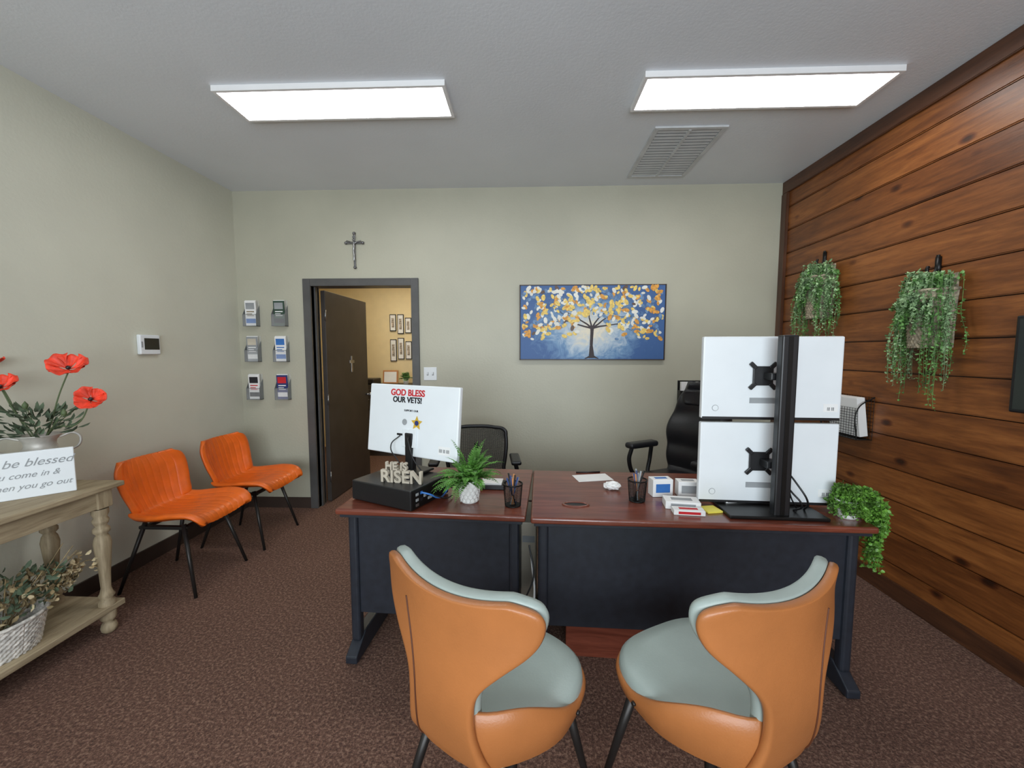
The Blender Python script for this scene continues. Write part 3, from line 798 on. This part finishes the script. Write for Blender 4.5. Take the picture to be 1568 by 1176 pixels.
o=grid(mc,'mesh_back',mb,60,54,'black'); m_=o.modifiers.new('w','WIREFRAME'); m_.thickness=.0035
pts=[mb(-1,t/6) for t in range(7)]+[mb(-.6,1),mb(0,1),mb(.6,1)]+[mb(1,1-t/6) for t in range(7)]+[mb(.5,0),mb(-.5,0)]
curve(mc,'back_frame',pts,.014,'black',cyc=True)
curve(mc,'back_support',[(0,-.05,.44),(0,-.24,.46),(0,-.29,.56),(0,-.275,.75)],.018,'black')
for s in (-1,1):
    box(mc,'arm_pad',(s*.28,.02,.70),(.07,.24,.03),'black',.012,seg=3)
    curve(mc,'arm_bracket',[(s*.28,.0,.69),(s*.29,.0,.55),(s*.2,.0,.465)],.016,'black')

# ---------------------------------------------------------------- console table
ct=empty('console_table',(-2.31,1.37,0))
box(ct,'top',(0,0,.767),(.38,1.26,.026),'oak',.006); box(ct,'apron_front',(.155,0,.71),(.02,1.12,.085),'oak',.002); box(ct,'apron_back',(-.155,0,.71),(.02,1.12,.085),'oak',.002)
for y in (-.56,.56): box(ct,'apron_end',(0,y,.71),(.28,.02,.085),'oak',.002)
box(ct,'lower_shelf',(0,0,.135),(.35,1.2,.03),'oak',.004)
prof=[(0,.0),(.018,0),(.03,.012),(.034,.03),(.028,.05),(.018,.06),(.03,.072),(.034,.085),(.034,.12)]
prof2=[(.034,.15),(.034,.17),(.024,.185),(.034,.2),(.026,.215),(.02,.24),(.023,.32),(.031,.42),(.036,.48),(.03,.51),(.022,.525),(.034,.54),(.034,.555),(.022,.57),(.03,.585),(.034,.60),(.026,.615),(.034,.635),(.034,.66)]
for sx in (-1,1):
    for y in (-.54,.54):
        lathe(ct,'leg_foot',prof,'oakz',24,(sx*.14,y,0)); lathe(ct,'leg_turned',prof2,'oakz',24,(sx*.14,y,0))
        box(ct,'leg_block',(sx*.14,y,.71),(.07,.07,.09),'oakz',.003)
sg=empty('blessing_sign',(-2.34,1.70,.7805),45)
box(sg,'board',(0,0,.108),(.40,.018,.216),'white',.003)
text(sg,'script_line_1','be blessed',.052,'greyp',(.085,-.0095,.148),shear=.4)
text(sg,'script_line_2','when you come in &',.038,'greyp',(-.01,-.0095,.096),shear=.4)
text(sg,'script_line_3','when you go out',.038,'greyp',(.055,-.0095,.044),shear=.4)
vz=empty('poppy_vase',(-2.39,1.86,.7805))
lathe(vz,'milk_can',[(0,0),(.075,0),(.08,.01),(.082,.15),(.075,.18),(.06,.205),(.055,.22),(.057,.24),(.076,.265),(.079,.27),(.072,.27),(.052,.24),(.05,.22),(0,.2)],'galv')
lathe(vz,'band',[(.083,.06),(.086,.065),(.083,.07)],'galv')
for s in (-1,1): curve(vz,'handle',[(s*.045,s*.045,.25),(s*.085,s*.085,.262),(s*.095,s*.095,.21),(s*.06,s*.06,.17)],.006,'galv')
def poppy(par,p,r,tilt):
    fo=D.objects.new('poppy_flower',None); link(fo,par); fo.location=p; fo.rotation_euler=tilt
    for k in range(6):
        a0=k*math.pi/3+random.uniform(-.15,.15); rr=r*(1 if k%2 else .88)
        def pf(u,t,a0=a0,rr=rr,k=k):
            a=a0+u*.78*(.35+.65*t); q=rr*t*(1-.12*u*u)
            z=rr*(.75*t*t*(1-.3*t))+.09*rr*math.sin(7*u+k)*t+(.004 if k%2 else 0)
            return (q*math.cos(a),q*math.sin(a),z)
        grid(fo,'petal',pf,12,8,'red',thick=.0015)
    lathe(fo,'centre',[(0,0),(.008,.004),(.010,.012),(.007,.018),(0,.020)],'black',14,(0,0,.004))
fl=[((.11,.06,.585),.080,(.6,.45,0)),((.20,.07,.43),.064,(.75,.8,0)),((-.09,-.06,.50),.070,(.6,.3,0)),((-.2,-.02,.60),.06,(.2,0,0))]
for p,r,t in fl:
    poppy(vz,p,r,t)
    curve(vz,'stem',[(0,0,.2),(p[0]*.3,p[1]*.3,.3),(p[0]*.7,p[1]*.6,p[2]-.12),(p[0],p[1],p[2])],.003,'stem')
leaves=[]
for i in range(110):
    a=random.uniform(0,6.28); r=random.uniform(.02,.13); z=.27+random.uniform(0,.13)
    leaves.append((Vector((r*math.cos(a),r*math.sin(a),z)),Vector((math.cos(a),math.sin(a),.7))+rv(.5),Vector((0,0,1))+rv(.3),.055,.018))
leafmesh(vz,'foliage',leaves,'olive')
for p in ((.16,-.02,.38),(.02,-.06,.42),(.10,.10,.40)):
    lathe(vz,'bud',[(0,-.018),(.010,-.008),(.011,.004),(0,.022)],'stem',12,p); curve(vz,'bud_stem',[(0,0,.22),(p[0]*.6,p[1]*.6,p[2]-.06),p],.002,'stem')
db=empty('dried_flower_basket',(-2.26,1.56,.1505))
weave(db,'basket',.115,.15,.15,'wickerw',.78,True,7,30)
def scatter(name,n,m,l,w,zr=(.12,.36),rr=.22):
    lv=[]
    for i in range(n):
        a=random.uniform(0,6.28); r=rr*math.sqrt(random.random()); z=zr[0]+(random.uniform(*zr)-zr[0])*(1-.5*(r/rr)**2)
        x=max(-.2,min(.12,r*math.cos(a)*.6)); lv.append((Vector((x,r*math.sin(a)*1.25,z)),rv()+Vector((math.cos(a)*.5,math.sin(a)*.5,.7)),rv()+Vector((0,0,1)),l*random.uniform(.6,1.2),w))
    leafmesh(db,name,lv,m)
scatter('dried_leaves',320,'dryleaf',.035,.016,(.165,.31)); scatter('eucalyptus',240,'olive',.04,.018,(.17,.36)); scatter('pale_petals',100,'cream_petal',.03,.022,(.17,.30),.24)
for i in range(26):
    a=random.uniform(0,6.28); r=random.uniform(.12,.24); x=max(-.18,min(.14,r*math.cos(a)*.7))
    curve(db,'twig',[(0,0,.08),(x*.5,r*math.sin(a)*.6,.22),(x,r*math.sin(a)*1.3,random.uniform(.22,.40))],.0018,'dryleaf')
lv=[]
for i in range(60):
    s=random.random(); lv.append((Vector((.05+.03*math.sin(s*9),.18+.18*s,.20+.07*math.sin(s*3)+random.uniform(-.03,.03))),rv(),rv()+Vector((0,0,1)),.03,.02))
leafmesh(db,'side_sprig',lv,'cream_petal')
curve(db,'sprig_stem',[(0,0,.12),(.04,.15,.2),(.05,.27,.26),(.06,.36,.24)],.002,'dryleaf')

# ---------------------------------------------------------------- adjoining room furniture
cb=empty('filing_cabinet',(-2.0,5.72,0)); box(cb,'carcass',(0,0,.50),(1.0,.45,1.0),'door',.004)
for x in (-.25,.25):
    for z in (.2,.5,.8): box(cb,'drawer',(x,-.23,z),(.47,.014,.27),'door',.004); box(cb,'pull',(x,-.243,z),(.12,.012,.014),'chrome',.002)
for (x,z0,z1) in ((-2.0,1.77,2.02),(-1.885,1.73,2.02),(-1.77,1.74,1.97),(-2.0,1.32,1.65),(-1.885,1.35,1.67),(-1.77,1.35,1.62)):
    e=empty('picture_frame',(x,6.0,(z0+z1)/2)); box(e,'moulding',(0,-.01,0),(.095,.02,z1-z0),'frame',.002); box(e,'mat_board',(0,-.0205,0),(.075,.001,z1-z0-.025),'paper',0); box(e,'photo',(0,-.0215,0),(.04,.001,(z1-z0)*.55),'photo',0)
e=empty('certificate_frame',(-1.97,5.74,1.0)); box(e,'moulding',(0,0,.10),(.22,.02,.19),'pen2',.002,rot=(-8,0,0)); box(e,'certificate',(0,-.0115,.10),(.18,.001,.15),'paper',0,rot=(-8,0,0))
e=empty('small_potted_plant',(-1.72,5.66,1.0)); lathe(e,'pot',[(0,0),(.035,0),(.045,.08),(.04,.08),(0,.07)],'pot'); fern(e,26,.12,(0,0,.07),'leafA',.04)
e=empty('desk_printer',(-2.28,5.7,1.0)); box(e,'body',(0,0,.04),(.26,.3,.08),'black',.01); box(e,'tray',(0,-.16,.03),(.2,.04,.01),'black',.002)

# ---------------------------------------------------------------- camera, light, world
cam=D.cameras.new('camera'); co=D.objects.new('camera',cam); link(co)
cam.sensor_width=36; cam.lens=14.12; cam.clip_start=.05
co.location=(0,0,1.45); co.rotation_euler=(R(90-4.46),0,R(2.1))
bpy.context.scene.camera=co
L=D.lights.new('window_daylight','AREA'); L.shape='RECTANGLE'; L.size=3.4; L.size_y=1.5; L.energy=150; L.color=(.86,.94,1)
lo=D.objects.new('window_daylight',L); link(lo); lo.location=(-.15,YF-.2,1.5); lo.rotation_euler=(R(102),0,0)
W=D.worlds.new('world'); bpy.context.scene.world=W; W.use_nodes=True
W.node_tree.nodes['Background'].inputs[0].default_value=(.75,.85,1,1); W.node_tree.nodes['Background'].inputs[1].default_value=1.0
bpy.context.scene.view_settings.view_transform='Standard'
bpy.context.scene.view_settings.exposure=.02
